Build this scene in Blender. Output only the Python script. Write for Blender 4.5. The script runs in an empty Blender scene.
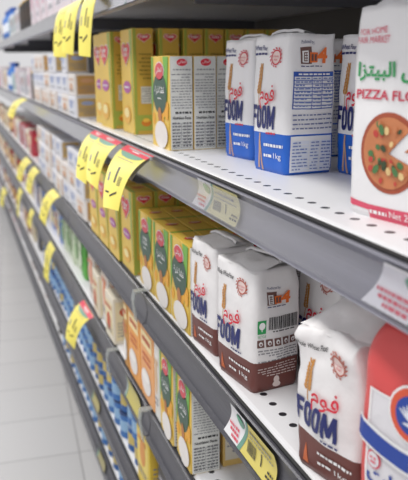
import bpy, bmesh, math, random
from mathutils import Vector, Matrix, noise

# ------------------------------------------------------------------ units, camera, world, light, exposure
S = .33                       # one working unit in metres
Z0 = 3.72 * S                 # eye height above the floor
SC = bpy.context.scene
COL = SC.collection
EX = Vector((0.94361965, -0.08556476, 0.31978215))
EY = Vector((-0.33098488, -0.22763387, 0.91576844))
EZ = EX.cross(EY).normalized(); EX = EY.cross(EZ).normalized()
def W(x, y, z): return Vector((x*S, y*S, z*S + Z0))

cd = bpy.data.cameras.new('camera'); cam = bpy.data.objects.new('camera', cd); COL.objects.link(cam)
cd.sensor_fit = 'VERTICAL'; cd.sensor_height = 24; cd.lens = 35; cd.clip_start = .02; cd.clip_end = 60
right = Vector((EX.x, EY.x, EZ.x)); up = -Vector((EX.y, EY.y, EZ.y)); back = -Vector((EX.z, EY.z, EZ.z))
m = Matrix((right, up, back)).transposed().to_4x4(); m.translation = (0, 0, Z0)
cam.matrix_world = m
cd.dof.use_dof = True; cd.dof.focus_distance = 2.75*S; cd.dof.aperture_fstop = 4.8
SC.camera = cam

w = bpy.data.worlds.new('world'); SC.world = w; w.use_nodes = True
w.node_tree.nodes['Background'].inputs[0].default_value = (.97, .96, .98, 1)
w.node_tree.nodes['Background'].inputs[1].default_value = .68
def area(name, loc, sx, sy, power, rot=(0, 0, 0), color=(1, .98, .95)):
    l = bpy.data.lights.new(name, 'AREA'); l.shape = 'RECTANGLE'; l.size = sx; l.size_y = sy
    l.energy = power; l.color = color
    o = bpy.data.objects.new(name, l); COL.objects.link(o); o.location = loc; o.rotation_euler = rot; return o
for k in range(4):
    area('ceiling_lamp', (-.55, -1.0 + 2.6*k, 3.0), .35, 2.2, 27)
SC.view_settings.view_transform = 'Standard'; SC.view_settings.look = 'None'
SC.view_settings.gamma = 1; SC.view_settings.exposure = .12; SC.view_settings.use_curve_mapping = False

# ------------------------------------------------------------------ materials
def lin(c):
    if isinstance(c, str):
        c = [int(c[i:i+2], 16)/255 for i in (0, 2, 4)]
    return tuple(x/12.92 if x <= .04045 else ((x+.055)/1.055)**2.4 for x in c) + (1,)
_M = {}
def mat(c, rough=.5, metal=0, bump=0, bscale=30, alpha=1, var=0, spec=.5):
    key = (c, rough, metal, bump, bscale, alpha, var, spec)
    if key in _M: return _M[key]
    M = bpy.data.materials.new('paint'); M.use_nodes = True; nt = M.node_tree; p = nt.nodes['Principled BSDF']
    p.inputs['Base Color'].default_value = lin(c); p.inputs['Roughness'].default_value = rough
    p.inputs['Metallic'].default_value = metal; p.inputs['Alpha'].default_value = alpha
    p.inputs['Specular IOR Level'].default_value = spec
    if bump or var:
        tc = nt.nodes.new('ShaderNodeTexCoord'); n = nt.nodes.new('ShaderNodeTexNoise')
        n.inputs['Scale'].default_value = bscale; n.inputs['Detail'].default_value = 4
        nt.links.new(tc.outputs['Object'], n.inputs['Vector'])
        if bump:
            b = nt.nodes.new('ShaderNodeBump'); b.inputs['Strength'].default_value = bump; b.inputs['Distance'].default_value = .004
            nt.links.new(n.outputs['Fac'], b.inputs['Height']); nt.links.new(b.outputs[0], p.inputs['Normal'])
        if var:
            h = nt.nodes.new('ShaderNodeMix'); h.data_type = 'RGBA'; L = lin(c)
            h.inputs['A'].default_value = L; h.inputs['B'].default_value = tuple(x*(1-var) for x in L[:3]) + (1,)
            nt.links.new(n.outputs['Fac'], h.inputs['Factor']); nt.links.new(h.outputs['Result'], p.inputs['Base Color'])
    _M[key] = M; return M
PAPER = mat('ECEBEC', .42, bump=.7, bscale=16)
RUMP = mat('E9E7E7', .4, bump=1.0, bscale=18)
WHITE = mat('F0F0F0', .5); BLUE = mat('1A62C8', .42, bump=.25, bscale=22); NAVY = mat('1B2468', .45); RED = mat('D01F38', .45)
BROWN = mat('6B3A34', .42, bump=.3, bscale=22); GOLD = mat('C58A45', .5); ORANGE = mat('E8702A', .45); BLACK = mat('222226', .5)
GREYT = mat('85858A', .6); DTXT = mat('5A5A60', .6); BROWNT = mat('6E4E48', .6); TAN = mat('C79E80', .55)
YEL = mat('EDE06A', .5); YEL2 = mat('E2D270', .5); PINK = mat('E0475F', .45); TEAL = mat('6FA08E', .45)
CYEL = mat('E9C450', .42, var=.08, bscale=25); CWHITE = mat('E9EAE4', .45); CGREEN = mat('6FAE3E', .45); DGREEN = mat('2A4F3C', .42)
LRED = mat('D8263A', .42); POWDER = mat('EEE9E4', .6, var=.12, bscale=60); SPOON = mat('B5763F', .5)
GREEN = mat('34A05C', .5); CLEAR = bpy.data.materials.new('clear_plastic'); CLEAR.use_nodes = True; _n = CLEAR.node_tree; _n.nodes.clear()
_o = _n.nodes.new('ShaderNodeOutputMaterial'); _x = _n.nodes.new('ShaderNodeMixShader'); _f = _n.nodes.new('ShaderNodeMath'); _t = _n.nodes.new('ShaderNodeBsdfTransparent'); _g = _n.nodes.new('ShaderNodeBsdfGlossy')
_l = _n.nodes.new('ShaderNodeLayerWeight'); _l.inputs[0].default_value = .5; _f.operation = 'POWER'; _f.inputs[1].default_value = 3; _n.links.new(_l.outputs['Facing'], _f.inputs[0]); _t.inputs[0].default_value = (.95, .95, .97, 1); _g.inputs['Roughness'].default_value = .16
_n.links.new(_f.outputs[0], _x.inputs[0]); _n.links.new(_t.outputs[0], _x.inputs[1]); _n.links.new(_g.outputs[0], _x.inputs[2]); _n.links.new(_x.outputs[0], _o.inputs[0])

# ------------------------------------------------------------------ mesh helpers
class MB:
    def __init__(s): s.v = []; s.f = []; s.m = []; s.mats = []
    def mi(s, M):
        if M not in s.mats: s.mats.append(M)
        return s.mats.index(M)
    def add(s, vs, fs, M):
        o = len(s.v); s.v += [tuple(v) for v in vs]; k = s.mi(M)
        for f in fs: s.f.append([i+o for i in f]); s.m.append(k)
    def box(s, x0, x1, y0, y1, z0, z1, M):
        s.add([(x0,y0,z0),(x1,y0,z0),(x1,y1,z0),(x0,y1,z0),(x0,y0,z1),(x1,y0,z1),(x1,y1,z1),(x0,y1,z1)],
              [(0,3,2,1),(4,5,6,7),(0,1,5,4),(1,2,6,5),(2,3,7,6),(3,0,4,7)], M)
    def cbox(s, x0, x1, y0, y1, z0, z1, M, c=.008):   # box with chamfered edges
        b = bmesh.new(); bmesh.ops.create_cube(b, size=1)
        for v in b.verts: v.co = Vector((x0+(v.co.x+.5)*(x1-x0), y0+(v.co.y+.5)*(y1-y0), z0+(v.co.z+.5)*(z1-z0)))
        bmesh.ops.bevel(b, geom=b.edges[:], offset=c, segments=2, affect='EDGES', profile=.6)
        b.verts.index_update(); s.add([v.co for v in b.verts], [[v.index for v in f.verts] for f in b.faces], M); b.free()
    def lathe(s, prof, M, n=16, cx=0, cy=0):
        vs = []; fs = []; k = len(prof)
        for i in range(n):
            a = 2*math.pi*i/n
            for r, z in prof: vs.append((cx+r*math.cos(a), cy+r*math.sin(a), z))
        for i in range(n):
            j = (i+1) % n
            for q in range(k-1): fs.append((i*k+q, j*k+q, j*k+q+1, i*k+q+1))
        fs.append([i*k for i in range(n)][::-1]); fs.append([i*k+k-1 for i in range(n)])
        s.add(vs, fs, M)
    def sweep(s, prof, y0, y1, M, closed=True):       # (x,z) profile run along y
        n = len(prof); vs = [(x, y0, z) for x, z in prof] + [(x, y1, z) for x, z in prof]
        r = range(n) if closed else range(n-1)
        fs = [(i, (i+1) % n, n+(i+1) % n, n+i) for i in r]
        if closed: fs += [list(range(n))[::-1], list(range(n, 2*n))]
        s.add(vs, fs, M)
def link(name, me, parent=None, loc=(0,0,0)):
    o = bpy.data.objects.new(name, me); COL.objects.link(o)
    if parent: o.parent = parent
    o.location = loc; return o
def build(name, mb, parent=None, loc=(0,0,0), smooth=False, fix=True):
    me = bpy.data.meshes.new(name); me.from_pydata([tuple(c*S for c in v) for v in mb.v], [], mb.f)
    for M in mb.mats: me.materials.append(M)
    for p, k in zip(me.polygons, mb.m): p.material_index = k; p.use_smooth = smooth
    if fix:
        b = bmesh.new(); b.from_mesh(me); bmesh.ops.remove_doubles(b, verts=b.verts, dist=1e-6); bmesh.ops.recalc_face_normals(b, faces=b.faces); b.to_mesh(me); b.free()
    me.update(); return link(name, me, parent, loc)
def tag(o, label, cat, group=None):
    o['label'] = label; o['category'] = cat
    if group: o['group'] = group
    return o
def thing(name, label, cat, group=None, loc=(0,0,0), rz=0):
    o = bpy.data.objects.new(name, None); o.empty_display_size = .02; COL.objects.link(o); o.location = loc; o.rotation_euler = (0,0,rz)
    return tag(o, label, cat, group)
def kids(o): return [c for c in COL.objects if c.parent == o]
_tree = {}
def copy_tree(o, label=None, group=None, loc=None, rz=None, parts=True):
    if o.name not in _tree: _tree[o.name] = [(c, kids(c)) for c in kids(o)]
    r = o.copy(); COL.objects.link(r)
    if parts:
        for c, gs in _tree[o.name]:
            d = c.copy(); COL.objects.link(d); d.parent = r
            for g in gs:
                e = g.copy(); COL.objects.link(e); e.parent = d
    if label: r['label'] = label
    if group: r['group'] = group
    elif 'group' in r: del r['group']
    if loc is not None: r.location = loc
    if rz is not None: r.rotation_euler = (0,0,rz)
    return r

# ------------------------------------------------------------------ lettering and printed artwork
AR = {'ا':(0xFE8D,0xFE8E),'ب':(0xFE8F,4),'ة':(0xFE93,0xFE94),'ت':(0xFE95,4),'ج':(0xFE9D,4),'د':(0xFEA9,0xFEAA),'ذ':(0xFEAB,0xFEAC),
      'ر':(0xFEAD,0xFEAE),'ز':(0xFEAF,0xFEB0),'ش':(0xFEB5,4),'ع':(0xFEC9,4),'ف':(0xFED1,4),'ق':(0xFED5,4),'ل':(0xFEDD,4),'م':(0xFEE1,4),
      'ن':(0xFEE5,4),'و':(0xFEED,0xFEEE),'ي':(0xFEF1,4)}
def arab(t):
    out = ''
    for word in t.split(' '):
        w2 = ''
        for i, ch in enumerate(word):
            prev = i > 0 and AR[word[i-1]][1] == 4; nxt = AR[ch][1] == 4 and i < len(word)-1
            if AR[ch][1] == 4: code = AR[ch][0] + (3 if prev and nxt else 1 if prev else 2 if nxt else 0)
            else: code = AR[ch][1] if prev else AR[ch][0]
            w2 = chr(code) + w2
        out = w2 + (' ' + out if out else '')
    return out
_T = {}
def tmesh(t, shear=0, bold=0):
    k = (t, shear, bold)
    if k in _T: return _T[k]
    c = bpy.data.curves.new('lettering', 'FONT'); c.body = t; c.shear = shear; c.offset = bold; c.resolution_u = 4
    o = bpy.data.objects.new('lettering', c); COL.objects.link(o)
    dg = bpy.context.evaluated_depsgraph_get(); dg.update()
    me = bpy.data.meshes.new_from_object(o.evaluated_get(dg))
    vs = [(v.co.x, v.co.y) for v in me.vertices]; fs = [list(p.vertices) for p in me.polygons]
    bpy.data.objects.remove(o); bpy.data.meshes.remove(me); bpy.data.curves.remove(c)
    x0 = min(v[0] for v in vs); x1 = max(v[0] for v in vs); y0 = min(v[1] for v in vs); y1 = max(v[1] for v in vs)
    vs = [((x-x0)/(x1-x0), (y-y0)/(y1-y0)) for x, y in vs]
    _T[k] = (vs, fs); return _T[k]
class Print:                                             # flat artwork on a face: a to the right, b up
    def __init__(s): s.g = []
    def poly(s, pts, M, layer=1): s.g.append((pts, [list(range(len(pts)))], M, layer)); return s
    def rect(s, a0, b0, a1, b1, M, layer=1): return s.poly([(a0,b0),(a1,b0),(a1,b1),(a0,b1)], M, layer)
    def oval(s, a, b, ra, rb, M, layer=1, n=24, rot=0, t0=0, t1=2*math.pi):
        p = []
        for i in range(n + (t1-t0 < 6.2)):
            t = t0+(t1-t0)*i/n; x = ra*math.cos(t); y = rb*math.sin(t); p.append((a+x*math.cos(rot)-y*math.sin(rot), b+x*math.sin(rot)+y*math.cos(rot)))
        if t1-t0 < 6.2: p.append((a, b))
        return s.poly(p, M, layer)
    def ring(s, a, b, r0, r1, M, layer=1, n=24, t0=0, t1=2*math.pi):
        v = []; f = []
        for i in range(n+1):
            t = t0+(t1-t0)*i/n
            v += [(a+r0*math.cos(t), b+r0*math.sin(t)), (a+r1*math.cos(t), b+r1*math.sin(t))]
        for i in range(n): f.append((2*i, 2*i+1, 2*i+3, 2*i+2))
        s.g.append((v, f, M, layer)); return s
    def text(s, t, a0, b0, a1, b1, M, layer=2, shear=0, bold=0, rot=0):
        vs, fs = tmesh(t, shear, bold); ca, cb = (a0+a1)/2, (b0+b1)/2
        o = []
        for x, y in vs:
            p = (x-.5)*(a1-a0); q = (y-.5)*(b1-b0)
            o.append((ca+p*math.cos(rot)-q*math.sin(rot), cb+p*math.sin(rot)+q*math.cos(rot)))
        s.g.append((o, fs, M, layer)); return s
    def lines(s, a0, b0, a1, b1, n, M, seed=1, layer=2, fill=.42, right=True):   # rows of tiny print
        r = random.Random(seed); p = (b1-b0)/n
        for i in range(n):
            b = b1-p*(i+.5); a = a0; end = a1 if r.random() < .75 else a0+(a1-a0)*r.uniform(.5, .9)
            if right: a = a0 + a1 - end; end = a1
            while a < end-.004:
                l = min(r.uniform(.008, .026), end-a); s.rect(a, b-p*fill/2, a+l, b+p*fill/2, M, layer); a += l + .005
        return s
    def wheat(s, a, b0, b1, wd, M, layer=2, lean=0):
        n = 8; h = b1-b0
        s.poly([(a-.002, b0), (a+.002, b0), (a+.002+lean, b1), (a-.002+lean, b1)], M, layer)
        for i in range(n):
            t = .3+.7*i/n; y = b0+h*t; k = wd*(1-.5*t)
            for sg in (-1, 1): s.oval(a+lean*t+sg*k*.45, y+h*.04, k*.27, h*.07, M, layer, 8, rot=-sg*.4)
        return s
    def seal(s, a, b, r, M, layer=2):
        s.oval(a, b, r*.7, r*.7, mat('E8D2CC', .5), layer-1, 18); s.ring(a, b, r*.62, r*.74, M, layer, 18)
        for i in range(13):
            t = -1.1 - (2*math.pi-1.0)*i/12 + .6 - 1.0
            s.oval(a+r*.88*math.cos(t), b+r*.88*math.sin(t), r*.17, r*.07, M, layer, 6, rot=t+1.0)
        s.text('Food Quality', a-r*.48, b-r*.02, a+r*.48, b+r*.2, RED, layer+1); s.text('Award', a-r*.28, b-r*.3, a+r*.28, b-r*.08, RED, layer+1)
        return s
    def emit(s, name, mapf, parent, cut=None, loc=(0,0,0)):
        mb = MB()
        for gi, (vs, fs, M, layer) in enumerate(s.g):
            b = bmesh.new(); bv = [b.verts.new((x, y, 0)) for x, y in vs]
            for f in fs:
                try: b.faces.new([bv[i] for i in f])
                except ValueError: pass
            if cut:
                for ax in (0, 1):
                    lo = min(v[ax] for v in vs); hi = max(v[ax] for v in vs); k = math.ceil(lo/cut)
                    while k*cut < hi:
                        co = [0,0,0]; co[ax] = k*cut; no = [0,0,0]; no[ax] = 1
                        bmesh.ops.bisect_plane(b, geom=b.verts[:]+b.edges[:]+b.faces[:], plane_co=co, plane_no=no); k += 1
            bmesh.ops.triangulate(b, faces=[f for f in b.faces if len(f.verts) > 4])
            b.verts.index_update()
            mb.add([mapf(v.co.x, v.co.y, layer*.0016 + (gi % 14)*.0001) for v in b.verts], [[v.index for v in f.verts] for f in b.faces], M); b.free()
        return build(name, mb, parent, loc, fix=False)
def fronts(d):                                            # face turned to the aisle
    return lambda a, b, o: (-d/2-o, -a, b)
def sides(w): return lambda a, b, o: (a, -w/2-o, b)       # face turned to the near end
def tops(h): return lambda a, b, o: (a, b, h+o)

# ------------------------------------------------------------------ setting: floor, shelving units
FL = -3.72
M = bpy.data.materials.new('floor_tiles'); M.use_nodes = True; nt = M.node_tree; p = nt.nodes['Principled BSDF']
tc = nt.nodes.new('ShaderNodeTexCoord'); mp = nt.nodes.new('ShaderNodeMapping'); br = nt.nodes.new('ShaderNodeTexBrick')
br.offset = 0; br.inputs['Scale'].default_value = 1; br.inputs['Brick Width'].default_value = .8*S; br.inputs['Row Height'].default_value = .8*S
br.inputs['Mortar Size'].default_value = .0022; br.inputs['Mortar Smooth'].default_value = .2
br.inputs['Color1'].default_value = lin('C6C5C5'); br.inputs['Color2'].default_value = lin('CAC9C9'); br.inputs['Mortar'].default_value = lin('989798')
mp.inputs['Rotation'].default_value = (0, 0, math.radians(4)); 
mp.inputs['Location'].default_value = (-(.93*.9976-7.085*.0698)*S+.8*S*2, -(.93*.0698+7.085*.9976)*S+.8*S*12, 0)
nt.links.new(tc.outputs['Object'], mp.inputs[0]); nt.links.new(mp.outputs[0], br.inputs['Vector']); nt.links.new(br.outputs['Color'], p.inputs['Base Color'])
p.inputs['Roughness'].default_value = .28
mb = MB(); mb.box(-9, 9, -4, 30, -.1, 0, M); o = build('floor', mb); o['kind'] = 'structure'

BM = bpy.data.materials.new('punched_steel'); BM.use_nodes = True; nt = BM.node_tree; p = nt.nodes['Principled BSDF']
p.inputs['Roughness'].default_value = .38
def node(t, **k):
    n = nt.nodes.new(t)
    for a, b in k.items(): setattr(n, a, b)
    return n
def mth(op, a, b=None, c=None):
    n = node('ShaderNodeMath', operation=op)
    for i, x in enumerate((a, b, c)):
        if x is None: continue
        if hasattr(x, 'links'): nt.links.new(x, n.inputs[i])
        else: n.inputs[i].default_value = x
    return n.outputs[0]
tc = node('ShaderNodeTexCoord'); sp = node('ShaderNodeSeparateXYZ'); nt.links.new(tc.outputs['Object'], sp.inputs[0])
PIT = .0896*S
fy = mth('SUBTRACT', mth('FRACT', mth('ADD', mth('DIVIDE', sp.outputs[1], PIT), 500.05)), .5)
fx = mth('DIVIDE', mth('SUBTRACT', sp.outputs[0], .085*S), .36*S)
dd = mth('ADD', mth('POWER', mth('MULTIPLY', fy, PIT), 2), mth('POWER', mth('MULTIPLY', mth('MULTIPLY', fx, .36*S), 1.0), 2))
hole = mth('LESS_THAN', dd, (.0155*S)**2)
mx = node('ShaderNodeMix', data_type='RGBA'); nt.links.new(hole, mx.inputs['Factor'])
mx.inputs['A'].default_value = lin('E6E6E8'); mx.inputs['B'].default_value = lin('25242A'); nt.links.new(mx.outputs['Result'], p.inputs['Base Color'])
STEEL = mat('D9D9DC', .4); RAIL = mat('4E4E55', .32, spec=.5); RAILD = mat('85858F', .3); GAP_SHADE = mat('141416', .6)
BACKP = mat('5E5A56', .6, var=.1, bscale=3); KICK = mat('5A5A60', .5)
LV = {'Z': .486, 'A': -.444, 'B': -1.301, 'C': -2.03, 'D': -2.768, 'E': -3.262}
RH = {'Z': .155, 'A': .157, 'B': .2, 'C': .22, 'D': .2, 'E': .2}
def railx(t): return -.042 + .018*math.sin(math.pi*min(max(t, 0), 1)) + .012*t        # hollow face, x offset from the shelf edge; t from top 0 to bottom 1
UNITS = [.82 + 3.03*k for k in range(8)]
ordn = ['nearest', 'second nearest', 'third', 'fourth', 'fifth', 'sixth', 'seventh', 'farthest']
for k in range(7):
    y0, y1 = UNITS[k], UNITS[k+1]; L = y1-y0
    u = thing('shelving_unit', '%s grey and white steel shelving unit along the aisle, six shelves high' % ordn[k], 'shelf unit', None, W(1, y0, FL))
    for name, z in LV.items():
        zz = z-FL; mb = MB()
        mb.sweep([(.012, 0), (2.0, 0), (2.0, -.05), (.1, -.05), (.06, -.14), (.0, -.14), (-.012, -.1), (-.012, -.012), (0, -.003)], .003, L-.003, BM)
        b = build('shelf_board', mb, u, (0, 0, zz*S))
        rh = RH[name]; mb = MB(); pr = [(railx(i/8), -.018-(rh-.018)*i/8) for i in range(9)]
        pr = [(-.012, -.016), (-.034, -.014)] + pr + [(-.058, -rh-.006), (-.03, -rh-.014), (-.012, -rh)]
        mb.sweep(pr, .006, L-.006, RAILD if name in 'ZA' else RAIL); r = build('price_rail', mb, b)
        mb = MB(); mb.sweep([(-.014, -.002), (-.024, -.006), (-.024, -.013), (-.014, -.014)], .006, L-.006, GAP_SHADE); build('gap_shade_strip', mb, r)  # black strip standing in for the shade in the gap between board and rail
        if name in 'ZA':
            mb = MB(); mb.sweep([(-.062, -.026), (-.059, -.026), (-.056, -rh*.5), (-.054, -rh*.95), (-.057, -rh*.95), (-.059, -rh*.5)], .008, L-.008, CLEAR)
            build('clear_cover', mb, r)
    mb = MB(); mb.box(2.0, 2.04, .004, L-.004, .1, 5.4, BACKP); build('back_panel', mb, u)
    mb = MB(); mb.box(2.04, 2.1, .004, .06, 0, 5.5, KICK); build('upright', mb, u)
    mb = MB(); mb.box(.03, .06, .004, L-.004, 0, -3.262-FL-.05, KICK); build('kick_plate', mb, u)
    mb = MB()
    for name, z in LV.items(): mb.box(.3, 1.97, .004, .02, z-FL-.16, z-FL-.052, KICK)
    build('bracket', mb, u)

# ------------------------------------------------------------------ flour bags
def bag_deform(w, d, h, seed, bulge=.02, rump=.006, r=.02, toprump=.02, waist=0):
    sv = Vector((seed*7.3, seed*3.1, seed*1.7))
    def f(x, y, z):
        qx = max(-d/2+r, min(d/2-r, x)); qy = max(-w/2+r, min(w/2-r, y))
        dx, dy = x-qx, y-qy; n = math.hypot(dx, dy)
        if n > 1e-9:
            s = max(abs(dx), abs(dy))/n; x = qx+dx*s; y = qy+dy*s
        t = min(max(z/h, 0), 1.1); bb = bulge*math.sin(math.pi*min(t, 1))**.8
        x *= 1 + bb*2*math.cos(math.pi*y/w*.9)/d*1.0 if abs(y) <= w/2 else 1
        y *= 1 + bb*1.5*math.cos(math.pi*x/d*.7)/w
        k = 1-.025*max(0, (t-.9)/.1)**2 - .035*max(0, (.04-t)/.04)**2; x *= k; y *= k
        p = Vector((x, y, z)); a = rump + toprump*max(0, (t-.72)/.28)**1.5
        v = noise.noise_vector(p*9+sv)*a + noise.noise_vector(p*22+sv)*a*.45
        if t < .08: v *= t/.08
        return (x+v.x, y+v.y, z+v.z*.6)
    return f
def bag_body(w, d, h, df, band, zb, body, parent, nx=12, ny=14, nz=30):
    mb = MB()
    zs = sorted(set([h*i/nz for i in range(nz+1) if abs(h*i/nz-zb) > h/nz*.45] + [zb]))
    ps = []                                              # perimeter points
    for i in range(ny): ps.append((-d/2, w/2-w*i/ny))
    for i in range(nx): ps.append((-d/2+d*i/nx, -w/2))
    for i in range(ny): ps.append((d/2, -w/2+w*i/ny))
    for i in range(nx): ps.append((d/2-d*i/nx, w/2))
    n = len(ps)
    for a, b in zip(zs[:-1], zs[1:]):
        Mx = band if b <= zb+1e-6 else body
        vs = [df(x, y, a) for x, y in ps] + [df(x, y, b) for x, y in ps]
        mb.add(vs, [(i, (i+1) % n, n+(i+1) % n, n+i) for i in range(n)], Mx)
    for z, Mx in ((0, band), (h, body)):
        g = [df(-d/2+d*i/nx, -w/2+w*j/ny, z) for j in range(ny+1) for i in range(nx+1)]
        mb.add(g, [(j*(nx+1)+i, j*(nx+1)+i+1, (j+1)*(nx+1)+i+1, (j+1)*(nx+1)+i) for j in range(ny) for i in range(nx)], Mx)
    return build('bag_body', mb, parent, smooth=True)
def folded_top(w, d, h, height, seed, body, parent, tilt=.0, peak=.55, rump=.01):
    mb = MB(); na, ns = 16, 14; vs = []; sv = Vector((seed*2.1, 5, seed))
    for j in range(na+1):
        a = -w/2*.97+w*.97*j/na
        for i in range(ns+1):
            s = i/ns; x = -d/2*.95+d*.95*s
            e = (s/peak if s < peak else (1-s)/(1-peak)); pin = min(1, (w/2-abs(a))/(w*.22)+.12)
            z = h-.008+height*e**.8*(.35+.65*pin) + tilt*(-a)/w*e
            p = Vector((x, a, z)); v = noise.noise_vector(p*12+sv)*rump + noise.noise_vector(p*30+sv)*rump*.4
            fade = min(1, e*3)
            vs.append((x+v.x, a+v.y, z+v.z*fade))
    fs = [(j*(ns+1)+i, j*(ns+1)+i+1, (j+1)*(ns+1)+i+1, (j+1)*(ns+1)+i) for j in range(na) for i in range(ns)]
    mb.add(vs, fs, body)
    # the rolled seam lying across the fold
    vs = []; 
    for j in range(na+1):
        a = -w/2*.93+w*.93*j/na; e = 1; pin = min(1, (w/2-abs(a))/(w*.22)+.12)
        z = h-.008+height*(.35+.65*pin)+tilt*(-a)/w; x0 = -d/2*.95+d*.95*peak
        nv = noise.noise(Vector((a*14, seed, 0)))*rump
        for dx, dz in ((-.005, .003), (.0, .014), (.05, .004), (.05, -.004), (.0, .002)): vs.append((x0+dx+nv, a, z+dz+nv*.6))
    fs = [(j*5+i, j*5+(i+1) % 5, (j+1)*5+(i+1) % 5, (j+1)*5+i) for j in range(na) for i in range(5)]
    mb.add(vs, fs, body)
    return build('folded_top', mb, parent, smooth=True, fix=False)
def dmap(df, base): return lambda a, b, o: df(*base(a, b, o))

def maker_logo(P, x, y, s):                                # building-like square mark with an orange 4
    P.text('Produced by:', x-.85*s, y+.62*s, x+.1*s, y+.85*s, NAVY)
    P.rect(x-.9*s, y-.45*s, x-.15*s, y+.5*s, BROWNT); P.rect(x-.82*s, y-.37*s, x-.42*s, y+.3*s, WHITE, 3); P.rect(x-.74*s, y-.3*s, x-.5*s, y+.22*s, BROWNT, 4)
    for j in range(3):
        P.rect(x-.70*s, y-.24*s+.15*s*j, x-.64*s, y-.15*s+.15*s*j, WHITE, 5); P.rect(x-.6*s, y-.24*s+.15*s*j, x-.54*s, y-.15*s+.15*s*j, WHITE, 5)
    P.rect(x-.33*s, y-.37*s, x+.2*s, y+.2*s, ORANGE, 3); P.rect(x-.25*s, y-.28*s, x-.1*s, y+.1*s, BROWNT, 4); P.rect(x-.02*s, y-.28*s, x+.12*s, y+.1*s, BROWNT, 4)
    P.text('4', x+.1*s, y-.42*s, x+.85*s, y+.5*s, ORANGE, 5, bold=.03)
    P.lines(x-.9*s, y-.65*s, x+.6*s, y-.52*s, 1, NAVY, 3, right=False)
def table_print(P, a0, b0, a1, b1, cA, cB, rows, seed):
    P.rect(a0, b0, a1, b1, cA); P.rect(a0+.004, b0+.004, a1-.004, b1-(b1-b0)*.13, cB, 2)
    for i in range(1, rows): 
        y = b0+(b1-b0)*.87*i/rows; P.rect(a0, y-.0014, a1, y+.0014, cA, 3)
    for t in (.45, .7): P.rect(a0+(a1-a0)*t-.0015, b0, a0+(a1-a0)*t+.0015, b1-(b1-b0)*.13, cA, 3)
    P.lines(a0+.008, b0+.006, a0+(a1-a0)*.43, b0+(b1-b0)*.87, rows, mat('6F83BC', .5), seed, 4, .35, False); P.lines(a0+(a1-a0)*.48, b0+.006, a0+(a1-a0)*.67, b0+(b1-b0)*.87, rows, mat('6F83BC', .5), seed+1, 4, .3)
    P.lines(a0+(a1-a0)*.73, b0+.006, a1-.008, b0+(b1-b0)*.87, rows, mat('6F83BC', .5), seed+2, 4, .35); P.lines(a0+.02, b1-(b1-b0)*.1, a1-.02, b1-.005, 1, WHITE, seed, 4, .6)

def foom(P, a0, b0, a1, b1, M):                            # the heavy condensed word on the flour bags
    W4 = (a1-a0)/4.35; H = b1-b0; sk = W4*.16
    def q(x, y, cx): return (a0+cx+x*W4+sk*y, b0+y*H+ (0))
    cx = 0
    for ch, wd in (('F', .82), ('O', 1), ('O', 1), ('M', 1.32)):
        if ch == 'F':
            for r in ((0, 0, .3, 1), (0, .8, .8, 1), (0, .42, .68, .6)): P.poly([q(r[0], r[1], cx), q(r[2], r[1], cx), q(r[2], r[3], cx), q(r[0], r[3], cx)], M, 2)
        elif ch == 'O':
            v = []; n = 20
            for i in range(n+1):
                t = 2*math.pi*i/n; c, s_ = math.cos(t), math.sin(t); e = lambda u, p: math.copysign(abs(u)**p, u)
                v += [q(.46+.44*e(c, .7), .5+.5*e(s_, .7), cx), q(.46+.15*e(c, .7), .5+.31*e(s_, .7), cx)]
            P.g.append((v, [(2*i, 2*i+1, 2*i+3, 2*i+2) for i in range(n)], M, 2))
        else:
            for r in ((0, 0, .28, 1), (.92, 0, 1.2, 1)): P.poly([q(r[0], r[1], cx), q(r[2], r[1], cx), q(r[2], r[3], cx), q(r[0], r[3], cx)], M, 2)
            P.poly([q(.0, 1, cx), q(.48, .12, cx), q(.6, .12, cx), q(.6, .5, cx), q(.33, 1, cx)], M, 2); P.poly([q(.6, .12, cx), q(.72, .12, cx), q(1.2, 1, cx), q(.87, 1, cx), q(.6, .5, cx)], M, 2)
        cx += W4*wd
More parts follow.
